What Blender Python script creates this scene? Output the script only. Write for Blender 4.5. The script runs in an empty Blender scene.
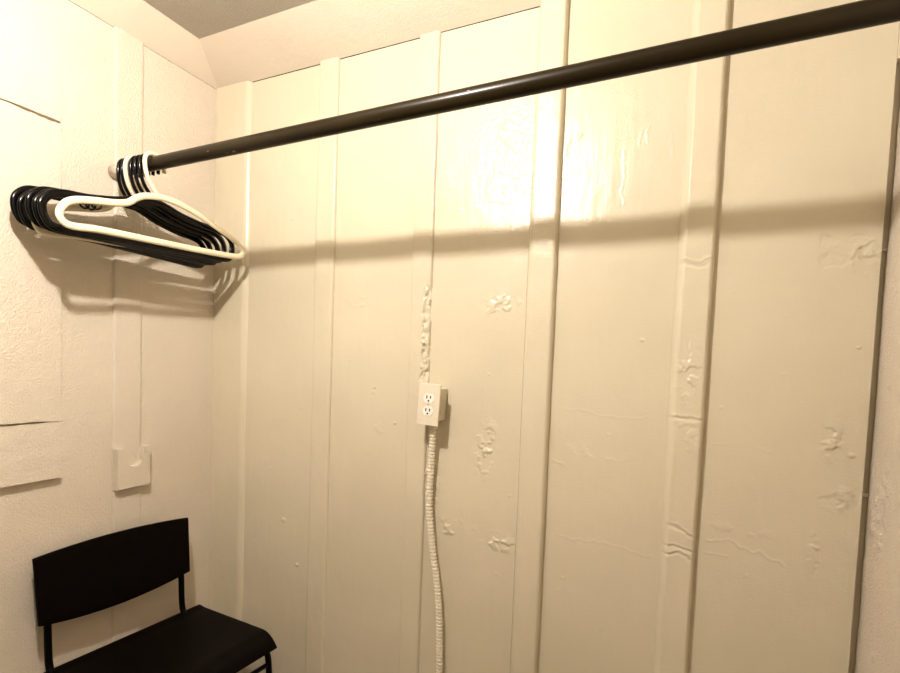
import bpy, bmesh, math, random
import numpy as np
from mathutils import Vector, Matrix

# ------------------------------------------------------------------ camera, world, light, exposure
scene = bpy.context.scene
COL = scene.collection
XL, D, XR, YF = -1.705, 1.56, 0.416, -1.05     # left wall, back wall, right wall, front wall
ZW, ZC = 2.461, 2.53                            # top of the boards, flat ceiling

cam_d = bpy.data.cameras.new('camera')
cam = bpy.data.objects.new('camera', cam_d)
COL.objects.link(cam)
def camera_matrix(yaw, pitch, roll, loc):
    f = Vector((math.sin(yaw)*math.cos(pitch), math.cos(yaw)*math.cos(pitch), math.sin(pitch)))
    r = Vector((math.cos(yaw), -math.sin(yaw), 0)); u = r.cross(f)
    r2 = r*math.cos(roll) + u*math.sin(roll); u2 = -r*math.sin(roll) + u*math.cos(roll)
    m = Matrix((r2, u2, -f)).transposed().to_4x4(); m.translation = loc
    return m
cam.matrix_world = camera_matrix(math.radians(-25.8757), math.radians(-2.963), math.radians(2.0284), Vector((0, 0, 1.42)))
cam_d.sensor_width = 36; cam_d.sensor_fit = 'HORIZONTAL'
cam_d.lens = 36*527.64/900
cam_d.shift_x = (450-423.47)/900; cam_d.shift_y = (389.3-336.5)/900
cam_d.clip_start = 0.02
scene.camera = cam

w = bpy.data.worlds.new('world'); scene.world = w; w.use_nodes = True
w.node_tree.nodes['Background'].inputs[0].default_value = (1, .85, .65, 1)
w.node_tree.nodes['Background'].inputs[1].default_value = 0.05

ld = bpy.data.lights.new('closet_bulb', 'POINT'); lo = bpy.data.objects.new('closet_bulb', ld); COL.objects.link(lo)
lo.location = (-0.74, 0.38, 2.38); ld.energy = 62; ld.color = (1, .925, .86); ld.shadow_soft_size = 0.03

vs = scene.view_settings
scene.display_settings.display_device = 'sRGB'
vs.view_transform = 'Standard'; vs.look = 'None'; vs.gamma = 1; vs.use_curve_mapping = False
vs.exposure = 0.60

# ------------------------------------------------------------------ materials
def new_mat(name, rough=.5, metal=0.0, spec=.5):
    m = bpy.data.materials.new(name); m.use_nodes = True
    b = m.node_tree.nodes['Principled BSDF']
    b.inputs['Roughness'].default_value = rough; b.inputs['Metallic'].default_value = metal
    b.inputs['Specular IOR Level'].default_value = spec
    return m, m.node_tree, b
def noise(nt, scale, detail=3, stretch=(1, 1, 1), rough=.55):
    tc = nt.nodes.new('ShaderNodeTexCoord'); mp = nt.nodes.new('ShaderNodeMapping')
    mp.inputs['Scale'].default_value = stretch
    n = nt.nodes.new('ShaderNodeTexNoise'); n.inputs['Scale'].default_value = scale
    n.inputs['Detail'].default_value = detail; n.inputs['Roughness'].default_value = rough
    nt.links.new(tc.outputs['Object'], mp.inputs[0]); nt.links.new(mp.outputs[0], n.inputs['Vector'])
    return n
def ramp(nt, src, c0, c1, p0=.35, p1=.65):
    r = nt.nodes.new('ShaderNodeValToRGB'); e = r.color_ramp.elements
    e[0].position = p0; e[1].position = p1; e[0].color = (*c0, 1); e[1].color = (*c1, 1)
    nt.links.new(src, r.inputs[0]); return r
def bump(nt, b, srcs):
    prev = None
    for s, strength, dist in srcs:
        bp = nt.nodes.new('ShaderNodeBump'); bp.inputs['Strength'].default_value = strength; bp.inputs['Distance'].default_value = dist
        nt.links.new(s, bp.inputs['Height'])
        if prev: nt.links.new(prev.outputs[0], bp.inputs['Normal'])
        prev = bp
    nt.links.new(prev.outputs[0], b.inputs['Normal'])
def paint(name, c0, c1, rough, grain, brush, spec=.5):
    m, nt, b = new_mat(name, rough, 0, spec)
    n = noise(nt, 2.2, 5); r = ramp(nt, n.outputs['Fac'], c0, c1); nt.links.new(r.outputs[0], b.inputs['Base Color'])
    fine = noise(nt, 200, 3); br = noise(nt, 60, 3, (1, 1, .12)); wav = noise(nt, 9, 2)
    bump(nt, b, [(wav.outputs['Fac'], .22, .01), (br.outputs['Fac'], brush, .002), (fine.outputs['Fac'], grain, .0018 if grain < .8 else .0045)])
    return m
M_back = paint('cream_gloss_paint', (.570, .508, .372), (.615, .55, .405), .225, .35, .3)
M_left = paint('cream_rough_paint', (.625, .55, .44), (.675, .595, .475), .5, .9, .25, .35)
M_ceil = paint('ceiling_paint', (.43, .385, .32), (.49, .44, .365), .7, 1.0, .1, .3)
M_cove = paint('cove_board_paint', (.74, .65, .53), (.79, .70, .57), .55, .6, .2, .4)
M_box = paint('painted_outlet_box', (.55, .50, .37), (.60, .54, .41), .35, .1, .05)
def plain(name, col, rough, metal=0, spec=.5, nscale=40, var=.15, bstr=.05):
    m, nt, b = new_mat(name, rough, metal, spec)
    n = noise(nt, nscale, 4)
    r = ramp(nt, n.outputs['Fac'], tuple(c*(1-var) for c in col), tuple(min(1, c*(1+var)) for c in col))
    nt.links.new(r.outputs[0], b.inputs['Base Color'])
    if bstr: bump(nt, b, [(n.outputs['Fac'], bstr, .002)])
    return m
M_plate = plain('ivory_plate', (.66, .60, .47), .35, var=.03, bstr=.02)
M_recept = plain('white_receptacle', (.80, .77, .68), .3, var=.02, bstr=0)
M_dark = plain('dark_slot', (.012, .01, .008), .6)
M_blackp = plain('black_plastic', (.002, .0018, .0016), .14, nscale=15, var=.2, bstr=.02, spec=.22)
M_whitep = plain('white_plastic', (.74, .65, .46), .35, nscale=12, var=.03, bstr=.02)
M_chair = plain('chair_black_brown', (.0022, .0012, .0008), .42, nscale=30, var=.3, bstr=.03, spec=.06)
M_tube = plain('chair_black_metal', (.0015, .0013, .0012), .35, nscale=30, var=.3, bstr=.02, spec=.08)
M_cable = plain('painted_armor', (.82, .76, .62), .35, var=.05, bstr=.05)
M_brass = plain('screw_metal', (.5, .42, .3), .35, 1)
# rod: dark bronze enamel with worn scratches
M_rod, nt, b = new_mat('bronze_enamel', .28, .0, .2)
n = noise(nt, 3.0, 4, (1, 1, 1)); sc = noise(nt, 55, 5, (.22, 1, 1), .7)
r1 = ramp(nt, n.outputs['Fac'], (.010, .0065, .002), (.018, .012, .004))
r2 = ramp(nt, sc.outputs['Fac'], (0, 0, 0), (1, 1, 1), .68, .72)
mx = nt.nodes.new('ShaderNodeMix'); mx.data_type = 'RGBA'
nt.links.new(r2.outputs[0], mx.inputs[0]); nt.links.new(r1.outputs[0], mx.inputs[6]); mx.inputs[7].default_value = (.4, .32, .22, 1)
nt.links.new(mx.outputs[2], b.inputs['Base Color'])
f2 = noise(nt, 220, 3); bump(nt, b, [(f2.outputs['Fac'], .12, .001)])
M_shade = plain('door_side_paint', (.16, .14, .09), .6, nscale=5)
M_floor, nt, b = new_mat('brown_floorboards', .5)
n = noise(nt, 6, 5, (1, .15, 1)); r1 = ramp(nt, n.outputs['Fac'], (.10, .065, .035), (.16, .10, .06)); nt.links.new(r1.outputs[0], b.inputs['Base Color'])

# ------------------------------------------------------------------ helpers
def link(name, me, mat, parent=None, smooth=False):
    o = bpy.data.objects.new(name, me); COL.objects.link(o); me.materials.append(mat)
    if parent: o.parent = parent
    if smooth:
        me.polygons.foreach_set('use_smooth', [True]*len(me.polygons))
    return o
def mesh(name, verts, faces, mat, parent=None, smooth=False):
    me = bpy.data.meshes.new(name); me.from_pydata([tuple(v) for v in verts], [], faces); me.update()
    return link(name, me, mat, parent, smooth)
def struct(o): o['kind'] = 'structure'; return o
def tag(o, label, cat, group=None):
    o['label'] = label; o['category'] = cat
    if group: o['group'] = group
    return o
def empty(name, loc, rot=(0, 0, 0)):
    o = bpy.data.objects.new(name, None); o.empty_display_size = .05; COL.objects.link(o); o.location = loc; o.rotation_euler = rot
    return o
def join_data(parts):
    V, F = [], []
    for v, f in parts:
        k = len(V); V += [tuple(p) for p in v]; F += [tuple(i+k for i in q) for q in f]
    return V, F
def box_data(x0, x1, y0, y1, z0, z1, bev=.0, seg=2):
    bm = bmesh.new(); bmesh.ops.create_cube(bm, size=1)
    for v in bm.verts:
        v.co = Vector(((x0+x1)/2+v.co.x*(x1-x0), (y0+y1)/2+v.co.y*(y1-y0), (z0+z1)/2+v.co.z*(z1-z0)))
    if bev: bmesh.ops.bevel(bm, geom=bm.edges[:], offset=bev, segments=seg, affect='EDGES', profile=.5)
    bm.verts.index_update(); V = [tuple(v.co) for v in bm.verts]; F = [tuple(v.index for v in f.verts) for f in bm.faces]; bm.free()
    return V, F
def tube_data(pts, rads, seg=12, closed=False, up=None, flat=1.0):
    """sweep an ellipse along pts; up fixes one frame axis (planar curves); flat scales the in-plane half axis"""
    pts = [Vector(p) for p in pts]; n = len(pts)
    if not hasattr(rads, '__len__'): rads = [rads]*n
    V, F = [], []; prev = Vector(up) if up else None
    for i, p in enumerate(pts):
        a = pts[(i-1) % n] if (closed or i > 0) else p; c = pts[(i+1) % n] if (closed or i < n-1) else p
        t = (c-a).normalized()
        if prev is None: prev = t.orthogonal().normalized()
        if up: s = Vector(up)
        else: s = (prev - t*prev.dot(t)).normalized(); prev = s
        q = t.cross(s).normalized()
        for k in range(seg):
            an = 2*math.pi*k/seg
            V.append(p + s*math.cos(an)*rads[i] + q*math.sin(an)*rads[i]*flat)
    for i in range(n if closed else n-1):
        j = (i+1) % n
        for k in range(seg):
            l = (k+1) % seg; F.append((i*seg+k, i*seg+l, j*seg+l, j*seg+k))
    if not closed:
        F.append(tuple(range(seg))[::-1]); F.append(tuple((n-1)*seg+k for k in range(seg)))
    return V, F
def spline(P, sub=6, closed=False):
    P = [Vector(p) for p in P]; n = len(P); out = []
    R = range(n) if closed else range(n-1)
    for i in R:
        p0 = P[(i-1) % n] if closed or i > 0 else P[0]; p1 = P[i]; p2 = P[(i+1) % n]
        p3 = P[(i+2) % n] if closed or i+2 < n else P[-1]
        for k in range(sub):
            t = k/sub
            out.append(.5*((2*p1)+(p2-p0)*t+(2*p0-5*p1+4*p2-p3)*t*t+(3*p1-p0-3*p2+p3)*t**3))
    if not closed: out.append(P[-1])
    return out
def cyl_data(p0, p1, r, seg=16): return tube_data([p0, p1], r, seg)

# value noise (numpy) for the modelled relief of old paint
def vnoise(x, y, seed, freq):
    rs = np.random.RandomState(seed); T = rs.rand(256, 256)
    x = x*freq+37.3; y = y*freq+51.7
    xi = np.floor(x).astype(int); yi = np.floor(y).astype(int); fx = x-xi; fy = y-yi
    fx = fx*fx*(3-2*fx); fy = fy*fy*(3-2*fy); g = lambda a, c: T[a % 256, c % 256]
    return (g(xi, yi)*(1-fx)+g(xi+1, yi)*fx)*(1-fy)+(g(xi, yi+1)*(1-fx)+g(xi+1, yi+1)*fx)*fy*1.0
def fbm(x, y, seed, freq, o=3):
    return sum((vnoise(x, y, seed+i, freq*2**i)-.5)/2**i for i in range(o))
def seg_dist(x, z, P):
    d = np.full(x.shape, 9.0)
    for (a, c), (e, f) in zip(P[:-1], P[1:]):
        dx, dz = e-a, f-c; L = dx*dx+dz*dz+1e-12
        t = np.clip(((x-a)*dx+(z-c)*dz)/L, 0, 1)
        d = np.minimum(d, np.hypot(x-a-t*dx, z-c-t*dz))
    return d
def line_relief(x, z, P, width, amp, seed=3):
    width = width*.78; amp = amp*.62; wob = fbm(x, z, seed, 28, 3)*.016
    d = seg_dist(x+wob, z+wob, P)
    return amp*np.exp(-(d/width)**2)
def cluster(x, z, cx, cz, sx, sz, amp, seed, freq=70, thr=.05):
    """raised flakes of broken paint inside a soft patch"""
    m = np.exp(-(((x-cx)/sx)**2+((z-cz)/sz)**2)**1.5)
    n = fbm(x, z, seed, freq, 3)
    return 1.25*amp*m*np.clip((n-thr)*13, 0, 1)

def grid_mesh(name, U, W, fn, mat, parent=None):
    """fn(u,w) -> (x,y,z) arrays ; U,W 1-D"""
    u, w_ = np.meshgrid(U, W, indexing='ij'); X, Y, Z = fn(u, w_)
    nu, nw = len(U), len(W); co = np.stack([X, Y, Z], -1).reshape(-1, 3).astype(np.float32)
    i = np.arange(nu*nw).reshape(nu, nw)
    q = np.stack([i[:-1, :-1], i[1:, :-1], i[1:, 1:], i[:-1, 1:]], -1).reshape(-1, 4)
    me = bpy.data.meshes.new(name); me.vertices.add(len(co)); me.vertices.foreach_set('co', co.ravel())
    me.loops.add(q.size); me.loops.foreach_set('vertex_index', q.ravel().astype(np.int32))
    me.polygons.add(len(q)); me.polygons.foreach_set('loop_start', np.arange(0, q.size, 4, dtype=np.int32))
    me.polygons.foreach_set('loop_total', np.full(len(q), 4, dtype=np.int32)); me.polygons.foreach_set('use_smooth', np.ones(len(q), bool))
    me.update(calc_edges=True); me.validate()
    o = bpy.data.objects.new(name, me); COL.objects.link(o); me.materials.append(mat)
    if parent: o.parent = parent
    return o

# ------------------------------------------------------------------ back wall : painted boards with modelled scars
def chips(x, z, pts):
    h = 0
    for cx, cz, rr, amp in pts:
        h = h + amp*np.exp(-(((x-cx)/rr)**2+((z-cz)/(rr*.75))**2)**2)
    return h
def back_relief(x, z):
    h = fbm(x, z, 5, 4, 2)*.0012 + fbm(x*3, z*.6, 9, 12, 3)*.0006
    h = h + cluster(x, z, -.536, 1.150, .030, .075, .0034, 21, 75)
    h = h + cluster(x, z, -.520, 1.225, .020, .030, .0022, 22, 75)
    h = h + cluster(x, z, -.64, .885, .075, .028, .0030, 23, 60)
    h = h + cluster(x, z, -.475, .868, .050, .026, .0038, 24, 70)
    h = h + cluster(x, z, -.50, 1.60, .055, .030, .0022, 25, 65)
    h = h + cluster(x, z, -1.02, 1.62, .040, .016, .0016, 26, 60)
    h = h + cluster(x, z, -.92, 1.19, .02, .02, .0016, 27, 60)
    h = h + cluster(x, z, .16, 1.02, .07, .012, .0012, 28, 60)
    h = h + cluster(x, z, -.50, 2.05, .12, .14, .0012, 61, 110, -.1)
    h = h + cluster(x, z, .335, 1.27, .020, .05, .0028, 29, 60)
    h = h + cluster(x, z, .360, 1.13, .022, .030, .0022, 33, 60)
    h = h + cluster(x, z, .315, .985, .012, .05, .0020, 34, 60)
    h = h + cluster(x, z, -.20, 1.18, .09, .02, .0010, 35, 45)
    h = h + cluster(x, z, -.72, 1.03, .028, .10, .0040, 36, 55)
    # drips and runs
    for P, wd, am in [([(-.170, 2.02), (-.166, 1.87)], .0022, .0018), ([(-.125, 2.065), (-.125, 2.035)], .0025, .002),
                      ([(-.110, 2.07), (-.108, 2.035)], .0025, .002), ([(-.05, 2.05), (-.052, 1.98)], .002, .0015),
                      ([(-.53, 2.13), (-.52, 2.085), (-.505, 2.075), (-.495, 2.09)], .004, .003), ([(-.47, 2.10), (-.465, 2.08)], .003, .003),
                      ([(-.315, 2.07), (-.33, 2.02)], .003, .0026), ([(-.285, 2.08), (-.295, 2.07)], .003, .003),
                      ([(.09, .985), (.13, .985), (.20, .962), (.26, .95)], .003, .0022), ([(.09, .95), (.14, .948)], .003, .002),
                      ([(-.30, .93), (-.20, .92), (-.12, .915), (-.05, .905)], .003, .0013), ([(-.33, 1.14), (-.29, 1.14)], .003, .0022),
                      ([(-.30, 1.30), (-.18, 1.29), (-.08, 1.285)], .003, .0010), ([(.09, 1.235), (.22, 1.232)], .002, .0008),
                      ([(-1.40, 1.19), (-1.30, 1.185)], .002, .0010), ([(.09, 1.78), (.12, 1.775)], .002, .0008)]:
        h = h + line_relief(x, z, P, wd, am)
    # torn patch near the right corner (a shallow recess with ragged rim)
    for cx, cz, sx, sz, s in [(.340, 1.722, .050, .036, 41), (.365, 1.135, .035, .026, 42)]:
        wx = fbm(x, z, s, 45, 3)*.026; wz = fbm(x, z, s+5, 45, 3)*.026
        dd = np.maximum(abs(x+wx-cx)/sx, abs(z+wz-cz)/sz)
        h = h - .0016*np.clip((1.0-dd)*9, 0, 1)*(.6+1.6*fbm(x, z, s+9, 50, 3))
    h = h + cluster(x, z, .370, 1.70, .025, .04, .003, 43, 60)
    h = h + chips(x, z, [(-1.26, .64, .007, .005), (-.945, 1.32, .005, -.004), (-.95, 1.30, .005, -.003), (-1.33, .80, .010, .003), (.375, 1.235, .007, .003),
                         (.372, 1.49, .004, .003), (-.80, 1.70, .004, .003), (-.86, 1.21, .006, .003), (-.45, 1.02, .004, .002), (.36, 1.80, .004, .0015),
                         (-.28, .80, .004, .002), (.10, 1.33, .004, .0025), (-1.32, 1.93, .005, .002), (-.60, 2.17, .004, .0025), (.23, 1.42, .004, .0015)])
    rs = np.random.RandomState(77)
    h = h + chips(x, z, [(rs.uniform(-1.5, .38), rs.uniform(.6, 2.1), rs.uniform(.003, .006), rs.uniform(.0008, .002)) for _ in range(26)])
    return h
U = np.linspace(XL, .400, 740)
W = np.concatenate([np.linspace(0, .40, 20, endpoint=False), np.linspace(.40, 2.20, 620, endpoint=False), np.linspace(2.20, ZW, 30)])
o = grid_mesh('wall_back', U, W, lambda u, w_: (u, D-back_relief(u, w_), w_), M_back); struct(o)

def batten(name, x0, x1, z0, z1, th, ch, seed, extra=None, wall='back', mat=M_back, cl=None, cr=None):
    """board nailed on the wall: bevelled long edges, slightly uneven paint"""
    cl = cl or ch; cr = cr or ch   # width of the left and right bevel
    prof = [(x0, 0), (x0+.0005, th*.12), (x0+cl*.5, th*.58), (x0+cl, th)]
    nm = 14 if not extra else 26
    prof += [(x0+cl+(x1-x0-cl-cr)*k/nm, th) for k in range(1, nm)]
    hi = .58 if cr > ch else .85
    prof += [(x1-cr, th), (x1-cr*.5, th*hi), (x1-.0005, th*(.12 if cr > ch else .45)), (x1, 0)]
    n = len(prof); px = np.array([p[0] for p in prof]); pt = np.array([p[1] for p in prof])
    Wz = np.arange(z0, z1+.004, .008 if not extra else .0032); Wz[-1] = z1
    def fn(u, w_):
        i = np.round(u).astype(int); x = px[i]; t = pt[i]
        side = np.where(i < 4, -1, np.where(i > n-5, 1, 0))
        x = x + fbm(w_, w_*0+seed, seed, 14, 3)*.0012*(np.abs(side)) + fbm(w_, w_*0+3*side, seed+3, 2.0, 1)*.004*(np.abs(side))
        t2 = t + (t > .5*th)*(fbm(x*2, w_, seed+7, 18, 3)*.0012)
        if extra is not None: t2 = t2 + (t > .3*th)*extra(x, w_)
        if wall == 'back': return x, D+.001-t2-(t < 1e-6)*0, w_
        return XL-.001+t2, x, w_
    uu = np.arange(n) if wall == 'back' else np.arange(n)[::-1]
    o = grid_mesh(name, uu, Wz, fn, mat)
    bm = bmesh.new(); bm.from_mesh(o.data)
    e = [ed for ed in bm.edges if ed.is_boundary and abs(ed.verts[0].co.z-ed.verts[1].co.z) < 1e-6]
    bmesh.ops.holes_fill(bm, edges=e); bm.to_mesh(o.data); bm.free()
    return struct(o)
batten('trim_1', XL-.014, -1.528, 0, ZW+.01, .014, .010, 101, cr=.016)
batten('trim_2', -1.207, -1.123, 0, ZW+.01, .013, .006, 103)
def broken_edge(x, z):
    m = np.clip((x+.766+fbm(x, z, 50, 20, 2)*.012)/.004, 0, 1)*np.clip((1.67-z)/.02, 0, 1)*np.clip((z-1.34)/.05, 0, 1)
    n = fbm(x*1.6, z*.55, 52, 60, 4); st = np.clip((n+.02)*12, 0, 1)
    return m*(-.0075 + .0085*st + .003*fbm(x, z, 53, 90, 3))
batten('trim_3', -.812, -.736, 0, ZW+.02, .012, .0055, 105, broken_edge)
batten('trim_4', -.426, -.338, 0, ZW+.02, .025, .008, 107, cl=.014)
def cracks(x, z):
    h = 0
    for P in ([(-.02, 1.700), (.06, 1.697)], [(-.02, .958), (.02, .953), (.06, .942)], [(-.02, .938), (.02, .931), (.06, .921)], [(-.01, 1.015), (.03, 1.0), (.06, .975)],
              [(-.02, 1.30), (.06, 1.297)], [(-.02, 1.706), (.06, 1.704)]):
        h = h - line_relief(x, z, P, .0042, .0042) + line_relief(x, z-.005, P, .0045, .0026)
    return h + cluster(x, z, .02, 1.42, .03, .07, .0022, 55, 60) + cluster(x, z, .02, 1.25, .03, .05, .0014, 56, 50)
batten('trim_5', -.025, .062, 0, ZW+.03, .024, .0095, 109, cracks, cl=.019)

# right corner: the boards stop short, a dark gap, then the right wall
def rw(u, w_):
    h = fbm(u, w_, 71, 5, 2)*.004+fbm(u, w_, 72, 30, 3)*.0015+cluster(u, w_, 1.50, 1.12, .05, .12, .0025, 73, 60)+cluster(u, w_, 1.50, 1.62, .03, .02, .003, 74, 60)
    h = h + chips(u, w_, [(1.46, 1.17, .006, .004), (1.47, 1.05, .007, .005), (1.45, .93, .005, .004), (1.50, 1.40, .006, .004), (1.47, .80, .01, .004)])
    return XR-h, u, w_
struct(grid_mesh('wall_right', np.concatenate([np.linspace(1.60, 1.0, 120, endpoint=False), np.linspace(1.0, YF, 20)]), np.linspace(0, ZC+.05, 420), rw, M_left))
V, F = box_data(.385, XR+.03, D+.024, D+.044, 0, ZC); struct(mesh('trim_6', V, F, M_back))
V, F = join_data([box_data(.4005, XR-.001, D-.002, D+.022, 2.14, ZW, .001), box_data(.4005, XR-.001, D+.013, D+.022, 1.138, 1.147, .002), box_data(.4005, XR-.001, D+.015, D+.022, 1.714, 1.720, .002)])
struct(mesh('trim_7', V, F, M_back))
# panel edge in the gap
V, F = box_data(.388, .400, D+.001, D+.023, 0, ZW); struct(mesh('trim_8', V, F, M_back))

# ------------------------------------------------------------------ left wall
def left_relief(y, z):
    h = fbm(y, z, 81, 4, 2)*.003 + fbm(y, z, 82, 35, 3)*.0007
    h = h + chips(y, z, [(1.34, 1.50, .004, .003), (1.10, 2.30, .004, .003), (1.02, 1.50, .004, .002), (1.40, 1.42, .006, .002), (1.08, 1.27, .004, .002)])
    h = h + line_relief(y, z, [(1.30, 1.42), (1.335, 1.428), (1.36, 1.42)], .003, .0018)
    return h
struct(grid_mesh('wall_left', np.concatenate([np.linspace(YF, .60, 12, endpoint=False), np.linspace(.60, D, 200)])[::1], np.linspace(0, ZW, 500), lambda u, w_: (XL+.003+left_relief(u, w_), u, w_), M_left))
batten('trim_9', 1.128, 1.232, 0, ZW+.01, .010, .004, 111, None, 'left', M_left)
# stack of horizontal boards nailed on the left wall; ragged seams between them
def lboard(name, z0, z1, seed, th):
    ys = np.concatenate([[.20], np.linspace(.2, .96, 150)]); n = len(ys)
    y0, y1 = .20, .957
    Y = np.linspace(y0, y1, 150)
    top = z1 + fbm(Y, Y*0+seed, seed, 18, 4)*.006; bot = z0 + fbm(Y, Y*0+seed+9, seed+9, 18, 4)*.006*(z0 > 1.1)
    K = 40; t = np.concatenate([[0, 0], np.linspace(0, 1, K), [1, 1]])
    dep = np.concatenate([[-.002, th*.8], np.full(K, th), [th*.8, -.002]])
    v = np.zeros((150, len(t), 3))
    for i in range(150):
        zz = bot[i]+(top[i]-bot[i])*t
        d_ = dep + (dep > .9*th)*fbm(Y[i]+0*zz, zz, seed+3, 22, 3)*.0014
        v[i, :, 0] = XL+d_; v[i, :, 1] = Y[i]; v[i, :, 2] = zz
    m = len(t); Vv = v.reshape(-1, 3).tolist(); F = [(i*m+j, (i+1)*m+j, (i+1)*m+j+1, i*m+j+1) for i in range(149) for j in range(m-1)]
    F.append(tuple(149*m+j for j in range(m))); F.append(tuple(range(m))[::-1])
    return struct(mesh(name, Vv, F, M_left))
lboard('trim_10', 1.029, 1.199, 131, .022)
lboard('trim_11', 1.2045, 2.084, 137, .021)
lboard('trim_12', 2.0905, 2.282, 143, .019)

# ------------------------------------------------------------------ ceiling, cove boards, floor, wall behind the viewer
IL, IB = .115, .195
def slab(name, quad, nrm, th, mat):
    q = [Vector(p) for p in quad]; nv = Vector(nrm).normalized()*th
    V = q+[p+nv for p in q]; n = 4
    F = [(0, 1, 2, 3), (7, 6, 5, 4)]+[(i, i+4, (i+1) % 4+4, (i+1) % 4) for i in range(4)]
    return struct(mesh(name, V, F, mat))
g = .003
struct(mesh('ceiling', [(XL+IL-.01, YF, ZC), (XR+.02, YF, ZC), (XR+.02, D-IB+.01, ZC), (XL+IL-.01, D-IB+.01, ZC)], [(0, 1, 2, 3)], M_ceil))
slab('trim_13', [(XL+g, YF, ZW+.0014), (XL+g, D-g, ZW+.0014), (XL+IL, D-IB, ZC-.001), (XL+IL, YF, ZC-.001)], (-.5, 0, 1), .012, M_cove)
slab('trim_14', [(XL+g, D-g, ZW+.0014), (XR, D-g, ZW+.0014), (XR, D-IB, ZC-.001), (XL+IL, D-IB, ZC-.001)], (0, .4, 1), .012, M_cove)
struct(mesh('floor', [(XL-.02, YF, 0), (XR+.02, YF, 0), (XR+.02, D+.05, 0), (XL-.02, D+.05, 0)], [(0, 1, 2, 3)], M_floor))
struct(mesh('wall_front', [(XL-.02, YF, 0), (XR+.02, YF, 0), (XR+.02, YF, ZC+.05), (XL-.02, YF, ZC+.05)], [(0, 1, 2, 3)], M_shade))

# ------------------------------------------------------------------ wooden rod bracket on the left wall batten
def bracket():
    y0, y1, z0, z1 = 1.128, 1.252, .952, 1.092; cy = 1.192; rn = .029
    out = [(y0, z0), (y1, z0), (y1, z1), (cy+rn+.004, z1)]
    out += [(cy+rn, z1-.03)]+[(cy+rn*math.cos(a), z1-.045+rn*.75*math.sin(a)) for a in [-math.pi*k/10 for k in range(11)]]+[(cy-rn, z1-.03)]
    out += [(cy-rn-.004, z1), (y0, z1)]
    bm = bmesh.new(); vs_ = [bm.verts.new((XL+.0085, p[0], p[1])) for p in out]; f = bm.faces.new(vs_)
    r = bmesh.ops.extrude_face_region(bm, geom=[f]); ev = [v for v in r['geom'] if isinstance(v, bmesh.types.BMVert)]
    bmesh.ops.translate(bm, verts=ev, vec=(.023, 0, 0)); bmesh.ops.recalc_face_normals(bm, faces=bm.faces)
    bmesh.ops.bevel(bm, geom=[e for e in bm.edges if e.verts[0].co.x > XL+.02 and e.verts[1].co.x > XL+.02], offset=.002, segments=2, affect='EDGES')
    me = bpy.data.meshes.new('rod_bracket'); bm.to_mesh(me); bm.free()
    o = link('rod_bracket', me, M_left)
    return tag(o, 'small cream wooden block with a U-shaped notch on the left wall batten above the chair', 'bracket')
bracket()

# ------------------------------------------------------------------ closet rod
RY0, RZ0, RY1, RZ1, RR = 1.13, 2.004, 1.12, 2.020, .0207
def rod_at(x):
    t = (x-XL)/(.40-XL); return RY0+(RY1-RY0)*t, RZ0+(RZ1-RZ0)*t
rod = empty('closet_rod', (XL, RY0, RZ0))
tag(rod, 'long dark bronze metal closet rod running across the closet in front of the back wall', 'rod')
xs = np.linspace(XL+.045, XR-.004, 60)
V, F = tube_data([Vector((x, *rod_at(x)))-rod.location for x in xs], RR, 40)
mesh('tube', V, F, M_rod, rod, True)
for x, sgn, ln, mt in ((XL+.009, 1, .044, M_left), (XR-.006, -1, .016, M_rod)):
    y, z = rod_at(x); c = Vector((x, y, z))-rod.location
    prof = [(0, .0228), (ln-.002, .0228), (ln, .0215), (ln, .0207)]
    V, F = tube_data([c+Vector((sgn*a, 0, 0)) for a, _ in prof], [r for _, r in prof], 32)
    so = mesh('socket', V, F, mt, rod, True)
    if sgn > 0: so['label'] = 'cream painted wall socket holding the rod end'

# ------------------------------------------------------------------ hangers
def hanger(name, mat, loop, hook, r_body, flat, r_hook, straps):
    root = empty(name, (0, 0, 0))
    P = spline([(0, s, z) for s, z in loop], 6, True)
    V, F = tube_data(P, r_body, 14, True, (1, 0, 0), flat); mesh('frame', V, F, mat, root, True)
    H = spline([(0, s, z) for s, z in hook], 6); rr = [r_hook]*len(H); rr[-1] = r_hook*.6
    V, F = tube_data(H, rr, 12, False, (1, 0, 0)); mesh('hook', V, F, mat, root, True)
    for s, z in straps:
        sp = spline([(0, s-.018, z+.004), (0, s-.016, z-.010), (0, s-.004, z-.018), (0, s+.008, z-.013), (0, s+.010, z-.004)], 5)
        V, F = tube_data(sp, .0028, 8, False, (1, 0, 0)); mesh('strap_hook', V, F, mat, root, True)
    return root
HZ = RR+.0055   # hook tube sits on top of the rod
NZ = -.112
hook = [(.004, NZ+.004), (-.004, NZ+.022), (-.020, NZ+.046), (-.029, NZ+.072), (-.0315, -.012), (-.028, .010), (-.017, .0225), (0, HZ+.001), (.017, .0225), (.028, .009), (.031, -.010), (.029, -.020)]
half = [(.03, -.113), (.06, -.120), (.10, -.133), (.15, -.143), (.20, -.150), (.255, -.153), (.292, -.163), (.315, -.192), (.308, -.232), (.275, -.250)]
blk_loop = [(0, -.113)]+[(s, z) for s, z in half]+[(.14, -.250), (0, -.250), (-.14, -.250)]+[(-s, z) for s, z in half[::-1]]
whi_loop = [(-.040, -.113), (-.072, -.129), (-.100, -.150), (-.142, -.163), (-.200, -.174), (-.252, -.187), (-.280, -.204), (-.296, -.231), (-.290, -.251), (-.266, -.260), (-.185, -.252), (-.03, -.246),
            (.155, -.239), (.300, -.230), (.340, -.218), (.345, -.196), (.315, -.173), (.235, -.144), (.150, -.117), (.074, -.102), (.018, -.101)]
pb = hanger('clothes_hanger', M_blackp, blk_loop, hook, .0060, 1.9, .0056, [(-.17, -.158)])
hw = [(s+(.0 if i > 1 else .0), z) for i, (s, z) in enumerate(hook)]
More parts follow.
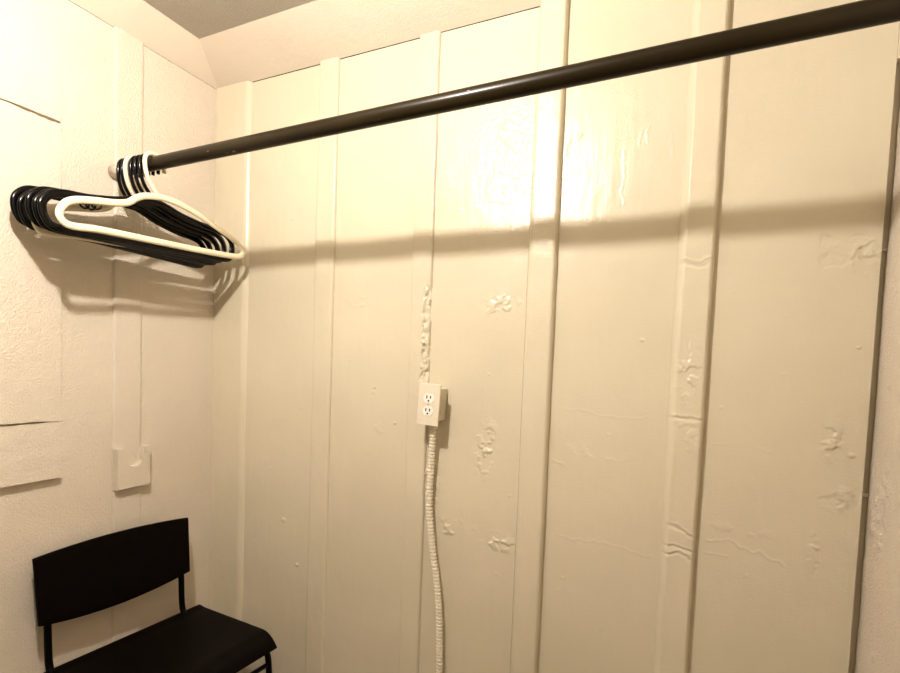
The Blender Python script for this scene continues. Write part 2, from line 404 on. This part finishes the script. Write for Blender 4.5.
hw = [(s*1.08, z+.0015 if z > -.03 else z) for s, z in hw]; hw[0] = (.004, -.102)
pw = hanger('clothes_hanger', M_whitep, whi_loop, hw, .0062, 1.65, .0066, [])
def copy_tree(o, parent=None):
    c = o.copy(); COL.objects.link(c); c.parent = parent
    for ch in list(o.children): copy_tree(ch, c)
    return c
GH = 'plastic hangers bunched at the left end of the closet rod'
sets = [('b', -1.632, 0, -1.5, 0, 'black plastic hanger closest to the left wall, last of the bunch along the rod'),
        ('b', -1.613, 0, .6, 0, 'black plastic hanger second from the left wall, just ahead of the last one'),
        ('w', -1.594, .5, 1.4, 0, 'white plastic hanger mostly hidden among the black hangers, only slivers of it showing'),
        ('b', -1.573, 0, .2, 0, 'black plastic hanger just in front of the mostly hidden white hanger'),
        ('b', -1.552, -.5, 1.8, -1, 'black plastic hanger in the middle of the bunch, between two other black hangers'),
        ('b', -1.529, -2.2, 2.2, -3, 'black plastic hanger right behind the fully visible white hanger'),
        ('w', -1.503, 0, 0, -7, 'white plastic hanger in front of the bunch, its whole outline visible')]
used = {}
for kind, x, yaw, roll, lean, label in sets:
    src = pb if kind == 'b' else pw
    c = src if kind not in used else copy_tree(src); used[kind] = 1
    y, z = rod_at(x); c.location = (x, y, z)
    c.rotation_euler = (math.radians(roll), math.radians(lean), math.radians(yaw))
    tag(c, label, 'hanger', GH)

# ------------------------------------------------------------------ outlet
out = empty('electrical_outlet', (-.700, D, 1.288), (0, math.radians(3.0), math.radians(-1.0)))
tag(out, 'surface-mounted duplex electrical outlet box with ivory cover plate on the back wall', 'outlet')
V, F = join_data([box_data(-.029, .029, -.068, -.004, -.052, .052, .004)]+[cyl_data((.028, -.036, z), (.0305, -.036, z), .0105, 20) for z in (-.02, .02)])
mesh('box', V, F, M_box, out)
V, F = box_data(-.0375, .0375, -.0755, -.0690, -.0655, .0655, .0015); cp = mesh('cover_plate', V, F, M_plate, out)
for zc in (.0200, -.0200):
    pts = []
    for k in range(40):
        a = 2*math.pi*k/40; x_, z_ = .0175*math.cos(a), max(-.0140, min(.0140, .0175*math.sin(a)))
        pts.append((x_, z_))
    V = [(x_, -.0772, z_+zc) for x_, z_ in pts]+[(x_, -.0745, z_+zc) for x_, z_ in pts]; n = 40
    F = [tuple(range(n))[::-1], tuple(range(n, 2*n))]+[(i, (i+1) % n, (i+1) % n+n, i+n) for i in range(n)]
    rc = mesh('receptacle', V, F, M_recept, out)
    for sx, hh in ((-.0064, .0052), (.0064, .0045)):
        V, F = box_data(sx-.0019, sx+.0019, -.0776, -.0768, zc+.0035-hh, zc+.0035+hh); mesh('slot', V, F, M_dark, rc)
    V, F = cyl_data((0, -.0776, zc-.0082), (0, -.0768, zc-.0082), .0031, 14); mesh('ground_hole', V, F, M_dark, rc)
V, F = cyl_data((0, -.0770, 0), (0, -.0750, 0), .0030, 16); mesh('screw', V, F, M_brass, out)

# armoured cable running down from the box
path = spline([(-.697, 1.520, 1.236), (-.699, 1.522, 1.205), (-.704, 1.530, 1.138), (-.7085, 1.535, 1.04), (-.709, 1.536, .959), (-.701, 1.536, .878), (-.686, 1.536, .782),
               (-.669, 1.536, .687), (-.659, 1.536, .590), (-.655, 1.536, .50), (-.652, 1.536, .415), (-.650, 1.536, .2), (-.648, 1.536, .012)], 120)
acc = 0; pp, rr = [], []; L = [0]
for a, c in zip(path[:-1], path[1:]): L.append(L[-1]+(c-a).length)
tot = L[-1]; N = int(tot/.0011); La = np.array(L); Pa = np.array([tuple(p) for p in path])
for k in range(N+1):
    s = tot*k/N; p = [np.interp(s, La, Pa[:, j]) for j in range(3)]
    ph = (s/.0115) % 1; pp.append(p); rr.append(.0108-.0046*(1 if ph > .58 else 0)-.0008*ph)
V, F = tube_data(pp, rr, 14); cab = mesh('armored_cable', V, F, M_cable, None, False)
tag(cab, 'cream painted ribbed metal armoured cable hanging down the back wall from the outlet box', 'cable')

# ------------------------------------------------------------------ chair
ch = empty('chair', (-1.428, 1.135, 0), (0, 0, math.radians(-4)))
tag(ch, 'black chair with a wide curved backrest and flat seat standing against the left wall', 'chair')
def shell(name, P, nu, nv, th, mat, parent):
    top = [[Vector(P(i/nu, j/nv)) for j in range(nv+1)] for i in range(nu+1)]
    def nrm(i, j):
        a = top[min(i+1, nu)][j]-top[max(i-1, 0)][j]; b_ = top[i][min(j+1, nv)]-top[i][max(j-1, 0)]
        return a.cross(b_).normalized()
    V = [top[i][j] for i in range(nu+1) for j in range(nv+1)]; k = len(V)
    V += [top[i][j]-nrm(i, j)*th for i in range(nu+1) for j in range(nv+1)]
    idx = lambda i, j: i*(nv+1)+j; F = []
    for i in range(nu):
        for j in range(nv):
            F.append((idx(i, j), idx(i+1, j), idx(i+1, j+1), idx(i, j+1))); F.append((k+idx(i, j+1), k+idx(i+1, j+1), k+idx(i+1, j), k+idx(i, j)))
    bd = [(i, 0) for i in range(nu)]+[(nu, j) for j in range(nv)]+[(i, nv) for i in range(nu, 0, -1)]+[(0, j) for j in range(nv, 0, -1)]
    for a, c in zip(bd, bd[1:]+bd[:1]): F.append((idx(*a), k+idx(*a), k+idx(*c), idx(*c)))
    o = mesh(name, V, F, mat, parent, True)
    bv = o.modifiers.new('bevel', 'BEVEL'); bv.width = .0022; bv.segments = 2; bv.limit_method = 'ANGLE'; bv.angle_limit = math.radians(50)
    return o
def seatP(u, v):     # u depth back->front, v side
    x = -.198+.414*u
    rc = .030; y = (v-.5)*.550*(1-.03*(1-u))
    z = .461-.010*math.sin(math.pi*u)*(1-(2*v-1)**2)
    if u > .80: z -= .048*((u-.80)/.20)**2; x -= .010*((u-.80)/.20)**2
    if u < .08: z += .004*((.08-u)/.08)
    e = min(u, 1)*1.0
    return (x, y, z)
shell('seat', seatP, 40, 24, .012, M_chair, ch)
def backP(u, v):     # u across, v up
    q = 1-(2*u-1)**2; y = -.036+(u-.5)*.505*(1-.02*(1-v))
    zt = .812+.010*q; zb = .615-.030*q; z = zb+(zt-zb)*v
    x = -.180-.020*v-.014*q
    return (x, y, z)
shell('backrest', backP, 40, 14, .011, M_chair, ch)
for sd in (-1, 1):
    y = -.028+sd*.222; yf = .004+sd*.247
    up = spline([(-.2235, y, .74), (-.2165, y, .68), (-.208, y, .60), (-.204, y, .52), (-.198, y, .478), (-.180, y, .448), (-.150, y, .433)], 8)
    V, F = tube_data(up, .0105, 16); mesh('back_post', V, F, M_tube, ch, True)
    rail = spline([(-.155, y, .433), (-.05, y*.7+yf*.3, .429), (.08, y*.3+yf*.7, .420), (.160, yf, .408)], 6)
    V, F = tube_data(rail, .0100, 14); mesh('side_rail', V, F, M_tube, ch, True)
    fl = spline([(.150, yf, .410), (.178, yf, .398), (.188, yf, .37), (.196, yf, .28), (.212, yf, .10), (.218, yf, .008)], 8)
    V, F = tube_data(fl, .0105, 16); mesh('leg', V, F, M_tube, ch, True)
    rl = spline([(-.135, y*.97, .433), (-.150, y*.97, .38), (-.165, y*.97, .25), (-.190, y*.97, .008)], 8)
    V, F = tube_data(rl, .0100, 16); mesh('leg', V, F, M_tube, ch, True)
    for fx, fy in ((.218, yf), (-.190, y*.97)):
        V, F = tube_data([(fx, fy, .0), (fx, fy, .004), (fx, fy, .020)], [.011, .0125, .0125], 16); mesh('foot_cap', V, F, M_blackp, ch, True)
V, F = tube_data([(.189, -.243, .362), (.189, .251, .362)], .0080, 12); mesh('stretcher', V, F, M_tube, ch, True)
V, F = tube_data([(-.152, -.244, .37), (-.152, .190, .37)], .0080, 12); mesh('stretcher', V, F, M_tube, ch, True)
